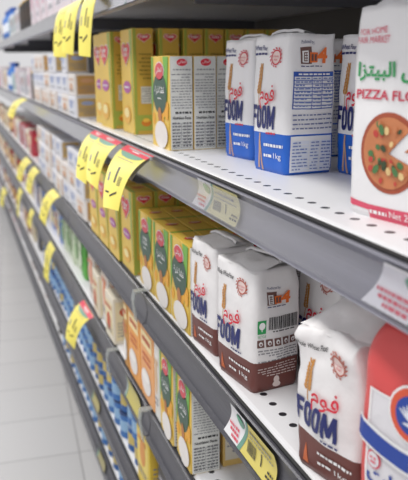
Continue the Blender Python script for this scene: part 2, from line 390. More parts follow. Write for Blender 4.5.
def flour_bag(label, w, d, h, kind, loc, rz, seed, group=None, toph=.03, peak=.5, rump=.004, toprump=.012, bulge=.012, tilt=0, detail=True):
    root = thing('flour_bag', label, 'flour bag', group, loc, rz)
    blue = kind == 'blue'; zb = .165 if blue else .135; band = BLUE if blue else BROWN; body = PAPER if blue else RUMP
    df = bag_deform(w, d, h, seed, bulge, rump, toprump=toprump)
    bag_body(w, d, h, df, band, zb, body, root); folded_top(w, d, h, toph, seed, body, root, tilt, peak, rump*1.8)
    F = dmap(df, fronts(d)); D = dmap(df, sides(w)); hw = w/2
    P = Print()                                            # lettering of the front
    foom(P, -hw*.97, h*.325, hw*.52, h*.50, NAVY)
    P.text(arab('فوم'), -hw*.36, h*.475, hw*.48, h*.655, RED, 5, bold=.01)
    P.emit('brand_lettering', F, root, .03); P = Print()
    P.text('Wheat Flour' if blue else 'Whole Wheat Flour', -hw*.86, h*.895 if blue else h*.875, hw*(-.1 if blue else .05), h*(.93 if blue else .915), NAVY if blue else BLACK, 2, bold=.012, shear=.1)
    if blue: P.lines(-hw*.86, h*.855, 0, h*.885, 1, NAVY, 5, right=False, fill=.5); P.rect(-hw*.97, h*.86, -hw*.9, h*.94, NAVY)
    P.emit('product_name', F, root, .03); P = Print()
    P.lines(-hw*.05, h*.285, hw*.5, h*.305, 1, NAVY if not blue else RED, 31, fill=.7); P.emit('small_print', F, root, .03)
    P = Print(); P.seal(hw*.42, h*.845, .04, RED if blue else mat('B4503A', .5)); P.emit('seal_emblem', F, root, .03)
    P = Print(); P.wheat(-hw*.55, h*.50, h*.80, .026, GOLD, 1, lean=.02); P.emit('wheat_ear', F, root, .03); P = Print()
    if blue: P.poly([(-hw*.62, h*.02), (-hw*.52, h*.02), (-hw*.42, h*.29), (-hw*.5, h*.29)], TAN); P.poly([(-hw*.40, h*.01), (-hw*.3, h*.01), (-hw*.44, h*.25), (-hw*.48, h*.25)], TAN)
    else: P.poly([(-hw*.72, h*.05), (-hw*.5, h*.05), (-hw*.55, h*.11), (-hw*.63, h*.19), (-hw*.68, h*.11)], mat('C9683C', .5))
    P.emit('wheat_stalk' if blue else 'flame_mark', F, root, .03)
    P = Print(); P.lines(-hw*.2, zb*.62, hw*.85, zb*.78, 1, WHITE, 7, fill=.45, right=False); P.text('1kg', hw*.35, zb*.34, hw*.75, zb*.52, WHITE); P.lines(-hw*.2, zb*.36, hw*.25, zb*.5, 1, WHITE, 9, fill=.5); P.emit('weight_mark', F, root, .03)
    hd = d/2
    P = Print()
    if blue:
        maker_logo(P, .0, h*.855, .068); P.emit('maker_logo', D, root, .03)
        P = Print(); table_print(P, -hd*.82, h*.48, hd*.86, h*.745, mat('2A55B0', .5), WHITE, 9, 11); P.lines(-hd*.8, h*.325, hd*.85, h*.455, 4, mat('6F78A0', .5), 12, fill=.3)
        table_print(P, -hd*.86, h*.02, hd*.86, h*.285, WHITE, mat('E6EAF4', .5), 9, 15); P.emit('nutrition_table', D, root, .03)
    else:
        maker_logo(P, .0, h*.78, .058); P.emit('maker_logo', D, root, .03)
        P = Print(); P.rect(-hd*.85, h*.50, -hd*.5, h*.61, GREEN); P.oval(-hd*.67, h*.565, .014, .016, WHITE, 2, 10); P.rect(-hd*.69, h*.52, -hd*.65, h*.56, WHITE, 2)
        P.text('RECYCLE', -hd*.85, h*.47, -hd*.5, h*.49, GREEN)
        r = random.Random(4); a = -hd*.4
        while a < hd*.8: q = r.uniform(.0015, .005); P.rect(a, h*.525, a+q, h*.63, BLACK); a += q+r.uniform(.0015, .004)
        P.lines(-hd*.38, h*.50, hd*.78, h*.52, 1, BLACK, 2); P.emit('barcode', D, root, .03)
        P = Print()
        for i in range(5):
            a = -hd*.86+hd*.35*i; P.rect(a, h*.385, a+hd*.28, h*.45, BROWNT); P.oval(a+hd*.14, h*.418, hd*.08, h*.02, WHITE, 2, 10); P.oval(a+hd*.14, h*.415, hd*.04, h*.01, BROWNT, 3, 8)
        P.lines(-hd*.84, h*.26, hd*.86, h*.37, 5, GREYT, 21, fill=.4); P.lines(-hd*.84, h*.13, hd*.86, h*.245, 5, mat('D8C8C4', .5), 22, fill=.32)
        P.oval(0, h*.095, .014, .018, mat('D8C8C4', .5), 2, 8); P.oval(0, h*.055, .02, .014, mat('D8C8C4', .5), 2, 8); P.emit('printed_text', D, root, .03)
    return root

def corner(x, y, d, w, th, z):                             # centre of a box whose far front corner stands at x, y
    c, s = math.cos(th), math.sin(th); a, b = d/2, -w/2
    return W(x + c*a - s*b, y + s*a + c*b, z)
R = math.radians
A, B, C, D, EE, ZT = LV['A'], LV['B'], LV['C'], LV['D'], LV['E'], LV['Z']
blue1 = flour_bag('white and blue flour bag in front on the upper shelf, its side table fully visible', .262, .233, .556, 'blue', corner(1.219, 2.83, .233, .262, R(7), A), R(7), 1, toph=.02, peak=.35, tilt=.0)
copy_tree(blue1, 'white and blue flour bag just left of the front one, touching the white cartons', None, corner(1.265, 3.30, .233, .262, R(9), A), R(9))
copy_tree(blue1, 'white and blue flour bag behind, between the front blue one and the pizza flour', None, corner(1.50, 2.60, .233, .262, R(4), A), R(4))
for i, (x, y, t) in enumerate([(1.56, 3.28, 6), (1.82, 2.86, 3)]):
    copy_tree(blue1, 'white and blue flour bag standing deep in the upper shelf behind the %s bag' % ('left blue' if i == 0 else 'front blue'), None, corner(x, y, .233, .262, R(t), A), R(t))
flour_bag('white and brown whole wheat flour bag with barcode side visible, centre of the middle shelf', .30, .218, .515, 'brown', corner(1.0, 2.69, .218, .30, R(8), B), R(8), 2, toph=.035, peak=.62, rump=.005, toprump=.012, tilt=.02, bulge=.014)
bb = flour_bag('white and brown whole wheat flour bag between the yellow cartons and the centre bag', .27, .21, .51, 'brown', corner(1.0, 3.06, .21, .27, R(6), B), R(6), 3, toph=.03, peak=.5)
flour_bag('crumpled white and brown whole wheat flour bag beside the red bag', .29, .25, .50, 'brown', corner(.99, 1.90, .25, .29, R(13), B), R(13), 5, toph=.11, peak=.8, rump=.008, toprump=.032, bulge=.022, tilt=-.02)
lab = ['behind the centre bag on the right', 'behind the crumpled bag', 'behind the left brown bag', 'deepest, behind the centre bag', 'behind the red bag']
for i, (x, y, t) in enumerate([(1.33, 2.58, 10), (1.34, 2.22, 8), (1.30, 2.98, 4), (1.62, 2.65, 5), (1.38, 1.86, 6)]):
    copy_tree(bb, 'brown and white flour bag in the second row, ' + lab[i] if i != 3 else 'white and brown flour bag deep behind the centre bag, third row', None, corner(x, y, .21, .27, R(t), B), R(t))

# pizza flour bag
PR = mat('D9506A', .45)
def pizza_bag():
    w, d, h = .40, .27, .60; root = thing('pizza_flour_bag', 'large white pizza flour bag with a cut pizza picture, right end of the upper shelf', 'flour bag', None, corner(1.12, 1.855, d, w, R(11), A), R(11))
    df = bag_deform(w, d, h, 9, .012, .003, r=.022, toprump=.014)
    bag_body(w, d, h, df, PAPER, .03, PAPER, root); folded_top(w, d, h, .06, 9, PAPER, root, .01, .4, .012)
    F = dmap(df, fronts(d)); hw = w/2
    P = Print(); P.poly([(-hw, .03), (hw, .0), (hw, .042), (-hw*.55, .040), (-hw, .05)], PR, 1); P.rect(-hw*.55, .0, hw, .03, PR, 1); P.text('Net 2kg', -hw*.1, .008, hw*.4, .034, WHITE, 3); P.lines(-hw*.5, .012, -hw*.15, .03, 1, WHITE, 4, 3, .6); P.emit('base_band', F, root, .03)
    P = Print(); P.text(arab('دقيق البيتزا'), -hw*.86, h*.655, hw*.72, h*.75, GREEN, 2, bold=.025); P.text('PIZZA FLOUR', -hw*.86, h*.575, hw*.62, h*.62, mat('C8354F', .5), 2, bold=.02)
    P.text('FOR HOME', -hw*.86, h*.875, -hw*.35, h*.9, PR, 2); P.text('FAIR MARKET', -hw*.9, h*.835, -hw*.28, h*.865, PR, 2); P.oval(hw*.42, h*.85, .045, .05, mat('C8354F', .5)); P.oval(hw*.42, h*.85, .03, .035, WHITE, 2); P.emit('lettering', F, root, .03)
    P = Print(); cx, cy, r = -.030, h*.33, .115
    CR = mat('B4573A', .55, var=.3, bscale=40); CH = mat('D9895A', .55, var=.35, bscale=60); TO = mat('C2433A', .5); OL = mat('3B4A2E', .5); BA = mat('4F7A48', .5)
    P.oval(cx, cy, r, r, CR, 1, 30, t0=.75, t1=5.95+.0); P.oval(cx, cy, r*.88, r*.88, CH, 2, 30, t0=.75, t1=5.95)
    P.oval(cx+.06, cy+.008, r*.85, r*.85, CR, 1, 8, t0=0.02, t1=.62); P.oval(cx+.06, cy+.01, r*.75, r*.75, CH, 2, 8, t0=.04, t1=.6)
    rr = random.Random(3)
    for i in range(34):
        t = rr.uniform(.9, 5.8); q = rr.uniform(.15, .78)*r; s = rr.uniform(.005, .010); P.oval(cx+q*math.cos(t), cy+q*math.sin(t), s*1.3, s, (TO, CH, OL, BA, TO, mat('E5C58A', .5))[i % 6], 3+i % 3, 8, rot=t)
    for t, q in ((1.9, .6), (4.0, .55), (5.3, .5)): P.oval(cx+q*r*math.cos(t), cy+q*r*math.sin(t), .017, .010, BA, 6, 8, rot=t)
    P.emit('pizza_picture', F, root, .03)
pizza_bag()
RB = mat('D8504F', .42, bump=.5, bscale=22); RBLUE = mat('23449C', .45)
def red_bag():
    w, d, h = .40, .27, .625; root = thing('pastry_flour_bag', 'red flour bag with white panel, round crest and blue ribbon, at the right', 'flour bag', None, corner(1.0, 1.54, d, w, R(15), B), R(15))
    df0 = bag_deform(w, d, h, 4, .02, .003, r=.04, toprump=.012)
    def df(x, y, z):                                       # rounded shoulders
        t = max(0, (z/h-.78)/.22); k = 1-.3*t*t; return df0(x*k, y*(1-.16*t*t), z)
    bag_body(w, d, h, df, RB, .02, RB, root); folded_top(w*.75, d*.66, h, .03, 4, RB, root, 0, .5, .008)
    F = dmap(df, fronts(d)); hw = w/2
    P = Print(); P.rect(-hw*.76, .03, hw*.86, h*.72, mat('E0DEE2', .42, bump=.4, bscale=22))
    P.rect(-hw*.78, h*.715, hw*.86, h*.725, WHITE, 2); P.rect(-hw*.79, .03, -hw*.75, h*.725, WHITE, 2); P.emit('white_panel', F, root, .03)
    P = Print(); ca, cb = -.01, h*.69
    P.oval(ca, cb, .074, .08, WHITE, 3); P.oval(ca, cb, .067, .073, mat('D9583A', .45), 4); P.oval(ca, cb, .048, .053, RBLUE, 5)
    for i in range(7): P.oval(ca-.018+.006*i, cb+.0+.004*(i % 3), .0035, .022, mat('D8DCE8', .5), 6, 8, rot=.9-.3*i)
    P.oval(ca, cb-.024, .022, .005, mat('D8DCE8', .5), 6, 8); P.emit('round_crest', F, root, .03)
    P = Print(); n = 14; v = []
    up = lambda a: h*.53-.03*math.sin((a+hw)/w*math.pi)
    for i in range(n): 
        a0, a1 = -hw*.98+w*.98*i/n, -hw*.98+w*.98*(i+1)/n
        P.poly([(a0, up(a0)-.034), (a1, up(a1)-.034), (a1, up(a1)+.034), (a0, up(a0)+.034)], WHITE, 6); P.poly([(a0, up(a0)-.025), (a1, up(a1)-.025), (a1, up(a1)+.025), (a0, up(a0)+.025)], RBLUE, 7)
    P.emit('blue_ribbon', F, root, .03)
    P = Print(); P.text(arab('معجنات'), -hw*.75, h*.26, hw*.55, h*.37, RBLUE, 3, bold=.02); P.text(arab('دقيق'), -hw*.75, h*.21, -hw*.2, h*.26, mat('555A70', .5), 3)
    P.text('PASTRY', -hw*.8, h*.12, hw*.5, h*.18, RBLUE, 3, bold=.02); P.oval(-hw*.62, h*.40, .026, .028, PINK, 3); P.oval(-hw*.62, h*.40, .021, .023, mat('E0DEE2', .42), 4); P.lines(-hw*.7, h*.38, -hw*.54, h*.42, 2, PINK, 2, 5); P.emit('lettering', F, root, .03)
red_bag()

# ------------------------------------------------------------------ corn flour cartons
def corn_carton(label, loc, rz, d=.125, w=.325, h=.475, group=None, white_side=True, arabic=True, pale=False):
    root = thing('corn_flour_carton', label, 'carton', group, loc, rz); mb = MB()
    mb.cbox(-d/2, d/2, -w/2, w/2, 0, h, CYEL, .006); build('carton_body', mb, root)
    F, D, T = fronts(d), sides(w), tops(h); hw = w/2; hd = d/2
    P = Print()                                            # front artwork, corn and leaf
    P.poly([(-hw*.75, 0), (hw*.95, 0), (hw*.9, h*.3), (hw*.1, h*.99), (-hw*.75, h*.99)], CWHITE if pale else CYEL); P.poly([(hw*.35, h*.99), (hw*.9, h*.99), (hw*.75, h*.55), (hw*.45, h*.3), (hw*.55, h*.6)], CGREEN, 2)
    P.poly([(-hw*.9, h*.99), (-hw*.7, h*.99), (-hw*.8, h*.5), (-hw*.95, h*.3)], CGREEN, 2)
    rr = random.Random(2)
    for i in range(10): P.oval(rr.uniform(-hw*.8, hw*.8), rr.uniform(h*.3, h*.46), .03, .035, mat('E9A92E', .5), 2, 8)
    P.emit('corn_picture', F, root)
    P = Print(); P.oval(0, h*.60, hw*.74, h*.23, DGREEN, 3, 28)
    if arabic: P.text(arab('نشا ذرة'), -hw*.5, h*.58, hw*.5, h*.68, WHITE, 4, bold=.02)
    else: P.text('CORN', -hw*.28, h*.65, hw*.28, h*.69, WHITE, 4, bold=.02); P.text('FLOUR', -hw*.32, h*.59, hw*.32, h*.63, WHITE, 4, bold=.02)
    P.lines(-hw*.2, h*.53, hw*.2, h*.56, 1, WHITE, 1, 4); P.emit('oval_panel', F, root)
    P = Print(); P.oval(0, h*.84, hw*.5, h*.1, WHITE, 3); P.oval(0, h*.84, hw*.45, h*.09, mat('CE3A48', .42), 4); P.text(arab('العلالي'), -hw*.32, h*.80, hw*.32, h*.88, WHITE, 5); P.emit('brand_logo', F, root)
    P = Print(); P.oval(0, h*.36, hw*.2, h*.09, SPOON, 4, 16, rot=.2); P.poly([(-hw*.08, h*.36), (hw*.08, h*.36), (hw*.02, h*.02), (-hw*.2, h*.02)], SPOON, 3); P.oval(hw*.14, h*.15, hw*.7, h*.15, POWDER, 5, 20); P.emit('powder_picture', F, root)
    P = Print()
    if white_side:
        P.rect(-hd*.97, .004, hd*.97, h-.004, mat('DEDFDA', .5)); P.oval(hd*.05, h*.93, hd*.52, h*.045, WHITE, 3, 16); P.oval(hd*.05, h*.93, hd*.47, h*.038, LRED, 4, 16); P.text(arab('العلالي'), -hd*.3, h*.91, hd*.4, h*.95, WHITE, 5)
        P.lines(-hd*.7, h*.84, hd*.8, h*.87, 1, GREYT, 4); P.lines(-hd*.85, h*.44, hd*.88, h*.82, 13, GREYT, 5, fill=.32)
        P.text('Nutrition Facts', -hd*.8, h*.335, hd*.8, h*.365, BLACK, 3, bold=.03); P.lines(-hd*.85, h*.39, hd*.85, h*.42, 1, BLACK, 6, fill=.7)
        for i in range(9): P.rect(-hd*.85, h*(.03+.032*i), hd*.88, h*(.03+.032*i)+.0022, GREYT, 3)
        P.lines(-hd*.85, h*.035, -hd*.1, h*.31, 8, DTXT, 8, fill=.45, right=False); P.lines(hd*.1, h*.035, hd*.85, h*.31, 8, DTXT, 9, fill=.45)
        for t in (-.05, .45): P.rect(hd*t, h*.03, hd*t+.002, h*.29, GREYT, 3)
    else:
        P.rect(-hd*.97, .004, hd*.97, h-.004, mat('E6D9A8', .5)); P.lines(-hd*.8, h*.5, hd*.8, h*.9, 10, GREYT, 5, fill=.35)
    P.emit('nutrition_panel', D, root)
    P = Print(); P.oval(0, 0, hd*.6, hd*.36, LRED, 2, 18); P.oval(0, 0, hd*.45, hd*.22, mat('E9CFC0', .5), 3, 12); P.text(arab('العلالي'), -hd*.35, -hd*.14, hd*.35, hd*.14, LRED, 4)
    P.rect(-hd, -hw, hd, -hw+.004, SPOON); P.rect(-hd, hw*.9, hd, hw, CGREEN); P.rect(-hd*.06, hw*.35, 0, hw*.9, SPOON); P.emit('lid_logo', T, root)
    return root
ca = corn_carton('corn flour carton with green oval, foremost white nutrition side on the upper shelf', corner(1.063, 3.93, .125, .36, 0, A), 0, w=.36, h=.49)
nth = ['second', 'third', 'fourth', 'fifth', 'sixth', 'seventh']
for i in range(4):
    copy_tree(ca, 'corn flour carton with pale nutrition side, %s one into the upper shelf' % nth[i], None, corner(1.063+.131*(i+1), 3.93+.012*(i % 2), .125, .36, 0, A), 0)
cbn = corn_carton('yellow corn flour carton, front one touching the white flour bag', corner(1.0, 3.40, .125, .325, 0, B), 0, h=.455, pale=False)
cbm = copy_tree(cbn, 'yellow corn flour carton, middle of the three fronts on the middle shelf', None, corner(1.0, 3.735, .125, .325, 0, B), 0)
cbe = corn_carton('yellow corn flour carton with English lettering, leftmost of the three fronts', corner(1.0, 4.07, .125, .325, 0, B), 0, h=.455, arabic=False, pale=False)
colw = ['nearest', 'middle', 'far']
for c in range(3):
    for i in range(1, 9):
        copy_tree(cbn, 'yellow corn flour carton seen by its lid, %s column, place %s from the aisle' % (colw[c], ['two','three','four','five','six','seven','eight','nine'][i-1]), 'rows of corn flour cartons on the middle shelf',
                  corner(1.0+.133*i, 3.40+.335*c+.006*((i*7) % 3-1), .125, .325, 0, B), 0)
cc = corn_carton('corn flour carton showing its dense printed grey side on the lower shelf', corner(.98, 3.27, .152, .255, 0, C), 0, d=.152, w=.255, h=.50)
copy_tree(cc, 'corn flour carton directly left of the grey sided one on the lower shelf', None, corner(.972, 3.56, .152, .255, 0, C), 0)
# ------------------------------------------------------------------ custard cartons (tall, heart logo)
GRN2 = mat('A3B04C', .45); FLAN = mat('D9822B', .5)
def heart(P, a, b, s, M, layer):
    pts = []
    for i in range(24):
        t = 2*math.pi*i/24; pts.append((a+s*.062*16*math.sin(t)**3, b+s*.043*(13*math.cos(t)-5*math.cos(2*t)-2*math.cos(3*t)-math.cos(4*t))))
    P.poly(pts, M, layer)
def custard(label, loc, rz=0, d=.135, w=.34, h=.67, group=None, body=None):
    body = body or CYEL
    root = thing('custard_carton', label, 'carton', group, loc, rz); mb = MB()
    mb.cbox(-d/2, d/2, -w/2, w/2, 0, h, body, .006); build('carton_body', mb, root); hd, hw = d/2, w/2
    P = Print(); P.poly([(hw*.5, h*.99), (hw*.95, h*.99), (hw*.95, h*.1), (hw*.75, h*.4)], GRN2, 1); heart(P, -hw*.05, h*.78, hw*.75, WHITE, 2); heart(P, -hw*.05, h*.78, hw*.68, LRED, 3)
    P.text('Foster', -hw*.45, h*.79, hw*.35, h*.84, WHITE, 4, bold=.02); P.text("Clark's", -hw*.4, h*.745, hw*.3, h*.785, WHITE, 4, bold=.02); P.emit('heart_logo', fronts(d), root)
    P = Print(); P.oval(0, h*.45, hw*.6, h*.06, mat('B05AA0', .5), 2, 16); P.lines(-hw*.4, h*.43, hw*.4, h*.47, 1, WHITE, 3, 3); P.oval(-hw*.1, h*.18, hw*.6, h*.09, mat('E9B44A', .5), 2, 16); P.oval(-hw*.1, h*.2, hw*.4, h*.05, mat('F3E3A0', .5), 3, 16); P.emit('dessert_picture', fronts(d), root)
    P = Print(); P.rect(-hd*.97, .004, hd*.97, h*.995, mat('D0AC48', .45)); P.rect(-hd*.97, .004, -hd*.68, h*.995, GRN2, 2); P.rect(-hd*.3, h*.30, hd*.9, h*.46, mat('D5D6CC', .5), 3); P.lines(-hd*.25, h*.31, hd*.85, h*.45, 6, GREYT, 3, 4, .3)
    P.lines(-hd*.4, h*.52, hd*.8, h*.78, 7, mat('8A7A2A', .5), 4, 3, .35)
    P.rect(-hd*.8, h*.04, hd*.95, h*.19, GRN2, 2); P.oval(hd*.15, h*.115, hd*.5, h*.035, FLAN, 3, 14); P.oval(hd*.15, h*.14, hd*.35, h*.02, mat('F0C04A', .5), 4, 12)
    heart(P, hd*.1, h*.915, hd*.66, WHITE, 3); heart(P, hd*.1, h*.915, hd*.6, LRED, 4); P.text('Foster', -hd*.3, h*.91, hd*.5, h*.94, WHITE, 5, bold=.02); P.emit('nutrition_panel', sides(w), root)
    P = Print(); P.rect(-hd, -hw, -hd*.6, hw, GRN2); heart(P, hd*.2, 0, hd*.6, LRED, 2); P.emit('lid_print', tops(h), root)
    return root
cu = custard('tall custard carton with red heart logo, left neighbour of the white corn flour cartons', corner(1.095, 4.83, .135, .34, 0, A))
copy_tree(cu, 'tall custard carton with red heart logo, leftmost front one on the upper shelf', None, corner(1.04, 5.30, .135, .34, R(2), A), R(2))
copy_tree(cu, 'tall custard carton just behind the leftmost one, half hidden', None, corner(1.07, 5.68, .135, .34, R(2), A), R(2))
for i in range(6): copy_tree(cu, 'tall custard carton in shade, only its heart logo showing above, %s from left' % (['first']+nth)[i], None, corner(1.27+.145*i+.02*(i > 0), 4.83, .135, .34, 0, A), 0)
cub = custard('custard carton with big red heart on the middle shelf, next to corn flour', corner(.985, 4.50, .135, .33, 0, B), h=.535, w=.33)
for i in range(7): copy_tree(cub, 'custard carton behind the heart front on the middle shelf, place %s from the aisle' % ['two','three','four','five','six','seven','eight'][i], None, corner(.985+.142*(i+1), 4.50, .135, .33, 0, B), 0)
for k in range(3):
    copy_tree(cub, 'yellow custard carton front on the middle shelf, %s of three behind the yellow ticket' % ['nearest', 'middle', 'farthest'][k], None, corner(.97, 4.86+.36*k, .135, .33, 0, B), 0)

# ------------------------------------------------------------------ simpler goods
def rcol(h): return mat(h, .45)
def carton(name, label, cat, d, w, h, body, panel, spot, loc, group=None, side=None, seed=1):
    root = thing(name, label, cat, group, loc); mb = MB(); mb.cbox(-d/2, d/2, -w/2, w/2, 0, h, rcol(body), .006); build('carton_body', mb, root)
    r = random.Random(seed); P = Print(); P.rect(-w*.40, h*.15, w*.40, h*.85, rcol(panel)); P.oval(w*r.uniform(-.15, .15), h*r.uniform(.35, .65), w*.22, h*.2, rcol(spot), 2, 14)
    P.lines(-w*.35, h*.68, w*.3, h*.8, 1, rcol(spot), seed, 3, .6); P.lines(-w*.35, h*.18, w*.3, h*.3, 2, GREYT, seed+1, 3, .5); P.emit('front_print', fronts(d), root)
    P = Print(); P.rect(-d*.42, h*.08, d*.42, h*.92, rcol(side or panel)); P.oval(0, h*.7, d*.28, h*.1, rcol(spot), 2, 12); P.lines(-d*.35, h*.15, d*.35, h*.5, 5, GREYT, seed+2, 2, .35); P.emit('side_print', sides(w), root)
    return root
def can(label, r_, h, body, band, lid, loc, group=None, name='food_can', cat='can'):
    root = thing(name, label, cat, group, loc); mb = MB()
    mb.lathe([(r_*.94, 0), (r_, .012), (r_*.97, .024), (r_*.97, h-.024), (r_, h-.012), (r_*.93, h), (r_*.9, h-.008)], rcol(body), 18); build('can_body', mb, root, smooth=False)
    mb = MB(); mb.lathe([(r_*.985, h*.28), (r_*.985, h*.72)], rcol(band), 18); build('label_band', mb, root)
    mb = MB(); mb.lathe([(r_*.99, h-.012), (r_*1.01, h-.006), (r_*.95, h+.006), (r_*.5, h+.008)], rcol(lid), 18); build('lid', mb, root)
    return root
def bottle(label, r_, h, body, band, cap, loc, group=None):
    root = thing('bottle', label, 'bottle', group, loc); mb = MB()
    mb.lathe([(r_*.9, 0), (r_, .02), (r_, h*.62), (r_*.8, h*.74), (r_*.38, h*.85), (r_*.36, h*.92)], rcol(body), 16); build('bottle_body', mb, root, smooth=True)
    mb = MB(); mb.lathe([(r_*1.015, h*.2), (r_*1.015, h*.52)], rcol(band), 16); build('label_band', mb, root)
    mb = MB(); mb.lathe([(r_*.46, h*.89), (r_*.46, h), (r_*.3, h)], rcol(cap), 14); build('cap', mb, root); return root
def pouch(label, w_, h, body, spot, loc, group=None, name='pouch', cat='pouch'):
    root = thing(name, label, cat, group, loc); mb = MB(); n = 8; m2 = 10; vs = []
    for j in range(m2+1):
        t = j/m2; th = (.05+.10*math.sin(math.pi*min(1, t*.9+.1))**.7)*w_*2.0 if j < m2 else .004; ww = w_*(.5-.03*math.sin(math.pi*t))
        for i in range(n*2):
            s = 2*math.pi*i/(n*2); vs.append((th*.5*math.sin(s), ww*math.copysign(abs(math.cos(s))**.6, math.cos(s)), h*t))
    k = n*2; fs = [(j*k+i, j*k+(i+1) % k, (j+1)*k+(i+1) % k, (j+1)*k+i) for j in range(m2) for i in range(k)] + [list(range(k))[::-1]]
    mb.add(vs, fs, rcol(body)); build('pouch_body', mb, root, smooth=True)
    mb = MB(); mb.cbox(-.006, .006, -w_*.48, w_*.48, h*.95, h*1.03, rcol(body), .003); build('top_seal', mb, root)
    P = Print(); P.oval(0, h*.5, w_*.3, h*.22, rcol(spot), 1, 16); P.rect(-w_*.3, h*.76, w_*.3, h*.86, rcol(spot), 1); P.emit('front_print', lambda a, b, o: (-w_*.17-o, -a, b), root); return root

# prototypes live far down the shelf as real stock and are copied from there
LN = {'Z': 'top shelf', 'A': 'upper shelf', 'B': 'middle shelf', 'C': 'lower shelf', 'D': 'second lowest shelf', 'E': 'lowest shelf'}
def nth_(k): return '%d%s' % (k, 'th' if 10 < k % 100 < 14 else {1: 'st', 2: 'nd', 3: 'rd'}.get(k % 10, 'th'))
_cnt = {}
def run(level, y0, y1, protos, pitch, x0=1.02, rows=1, rowpitch=.2, tiers=1, tierh=0, seed=0, group='', text='', depthx=.1, rz=.05, gap=0):
    r = random.Random(seed); y = y0; k = 0
    while y < y1:
        _cnt[level] = _cnt.get(level, 0)+1
        for row in range(rows):
            nt_ = tiers - (1 if tiers > 1 and r.random() < gap else 0)
            for t in range(nt_):
                kid = _hid[protos[r.randrange(len(protos))]]
                lb = '%s, %s' % (kid['label'], LN[level])
                if tiers > 1: lb += ', ' + ({2: ['bottom', 'top'], 3: ['bottom', 'middle', 'top']}[tiers][t]) + ' tier'
                if rows > 1: lb += ', ' + ('front' if row == 0 else 'second') + ' row'
                lb += ', %s place from near end' % nth_(_cnt[level])
                copy_tree(kid, lb, group, W(x0+depthx+rowpitch*row+r.uniform(-.012, .012), y+pitch/2+.001, LV[level]+tierh*t + .0005*t), r.uniform(-rz, rz))
        y += pitch*(1.02+r.uniform(0, .02)); k += 1
_hid = {}
def P_(key, fn, *a, **k):                                   # build one prototype, remember it
    _hid[key] = fn(*a, **k); return _hid[key]
def drop():                                                 # prototypes are removed again once the copies stand
    for o in list(_hid.values()):
        for c in kids(o):
            for g in kids(c): bpy.data.objects.remove(g)
            bpy.data.objects.remove(c)
        bpy.data.objects.remove(o)
    _hid.clear()
O3 = (0, 0, -3)
P_('whitebox', carton, 'packet', 'white packet with blue print', 'packet', .2, .40, .185, 'E4E4EA', 'DCDEE6', '9AA6C8', O3, side='C4A468')
P_('whitebox2', carton, 'packet', 'white packet with orange print', 'packet', .2, .40, .185, 'E8E2DE', 'E4DCD4', 'D2A07A', O3, side='C89A58', seed=4)
P_('pinkbox', carton, 'packet', 'pink and white packet', 'packet', .25, .5, .42, 'E6D9DE', 'E9E2E8', 'CF8FA6', O3, seed=5)
P_('greybox', carton, 'packet', 'grey packet', 'packet', .2, .3, .34, 'DAD8DA', 'C8CCD6', 'A86A5A', O3, seed=6)
P_('creambox', carton, 'packet', 'cream packet', 'packet', .2, .28, .36, 'E5DCC8', 'E8D9B0', 'C5502F', O3, seed=7)
P_('redbox', carton, 'packet', 'red packet', 'packet', .2, .3, .36, 'B9283C', 'D8485A', 'F0D8B0', O3, seed=8)
P_('tealbox', carton, 'packet', 'teal packet', 'packet', .2, .28, .32, 'D5E0DC', '9CC4BE', '4C7FA8', O3, seed=9)
P_('orangebox', carton, 'packet', 'orange carton', 'packet', .15, .32, .5, 'E9A04A', 'F0C080', 'F2EEE6', O3, seed=10)
P_('palebox', carton, 'packet', 'pale packet', 'packet', .15, .28, .5, 'E4E2DC', 'E8D8C8', 'D87A4A', O3, seed=11)
P_('blackjar', can, 'black jar', .12, .36, '2C2624', '3A2C22', 'D8B04A', O3, name='jar', cat='jar')
P_('brownjar', can, 'brown jar', .11, .3, '7A4428', 'D8B070', 'C23A30', O3, name='jar', cat='jar')
P_('bluecan', can, 'blue can', .1, .2, '3A6FB0', '8FB4D6', '2A3F68', O3)
P_('bluecan2', can, 'blue and yellow can', .1, .2, '2B5C9A', 'C9B468', '7F96B4', O3)
P_('bluebottle', bottle, 'blue bottle', .12, .5, '2F72C4', 'E6ECF4', '2A55A8', O3)
P_('navypouch', pouch, 'navy pouch', .24, .32, '3E4A86', 'C8CCE0', O3)
P_('bluepouch', pouch, 'blue pouch', .24, .32, '5E7FBE', 'E8D9A0', O3)
P_('greenpouch', pouch, 'bright green pouch', .26, .40, '5FB04A', 'E0EED0', O3)
P_('palegreen', pouch, 'pale green pouch', .26, .40, 'CFDCC0', '8DB27A', O3)
P_('redpouch', pouch, 'red pouch', .24, .34, 'C8404E', 'F0E0D0', O3)
P_('whitepouch', pouch, 'white pouch', .24, .36, 'E2DEDC', 'B07A66', O3)
P_('yellowtall', carton, 'packet', 'tall yellow packet', 'packet', .17, .30, .47, 'E3C548', 'EBD36A', 'D8903A', O3, side='DDBB46', seed=12)
P_('darkpack', carton, 'packet', 'dark grey packet', 'packet', .17, .28, .30, '4A4A4E', '6A6A70', 'C8C8CC', O3, seed=13)
# level A, beyond the custard
run('A', 6.06, 9.2, ['whitebox', 'whitebox2'], .42, x0=.98, tiers=3, tierh=.188, seed=1, gap=.2, group='stacked white packets on the upper shelf', text='small white packet with blue or orange print, stacked three high on the upper shelf')
run('A', 9.4, 9.8, ['blackjar'], .26, tiers=1, seed=2, group='dark jars on the upper shelf', text='dark jar beyond the white packets on the upper shelf')
run('A', 9.95, 13.2, ['pinkbox', 'greybox', 'tealbox'], .46, seed=3, rows=1, tiers=1, group='pale packets on the upper shelf', text='pale blurred packet far along the upper shelf')
run('A', 13.3, 14.2, ['bluebottle'], .28, seed=4, group='blue bottles on the upper shelf', text='tall blue bottle far along the upper shelf')
run('A', 14.3, 21.2, ['creambox', 'pinkbox', 'greybox', 'redbox'], .5, seed=5, group='mixed packets at the upper shelf end', text='blurred packet near the far end of the upper shelf')
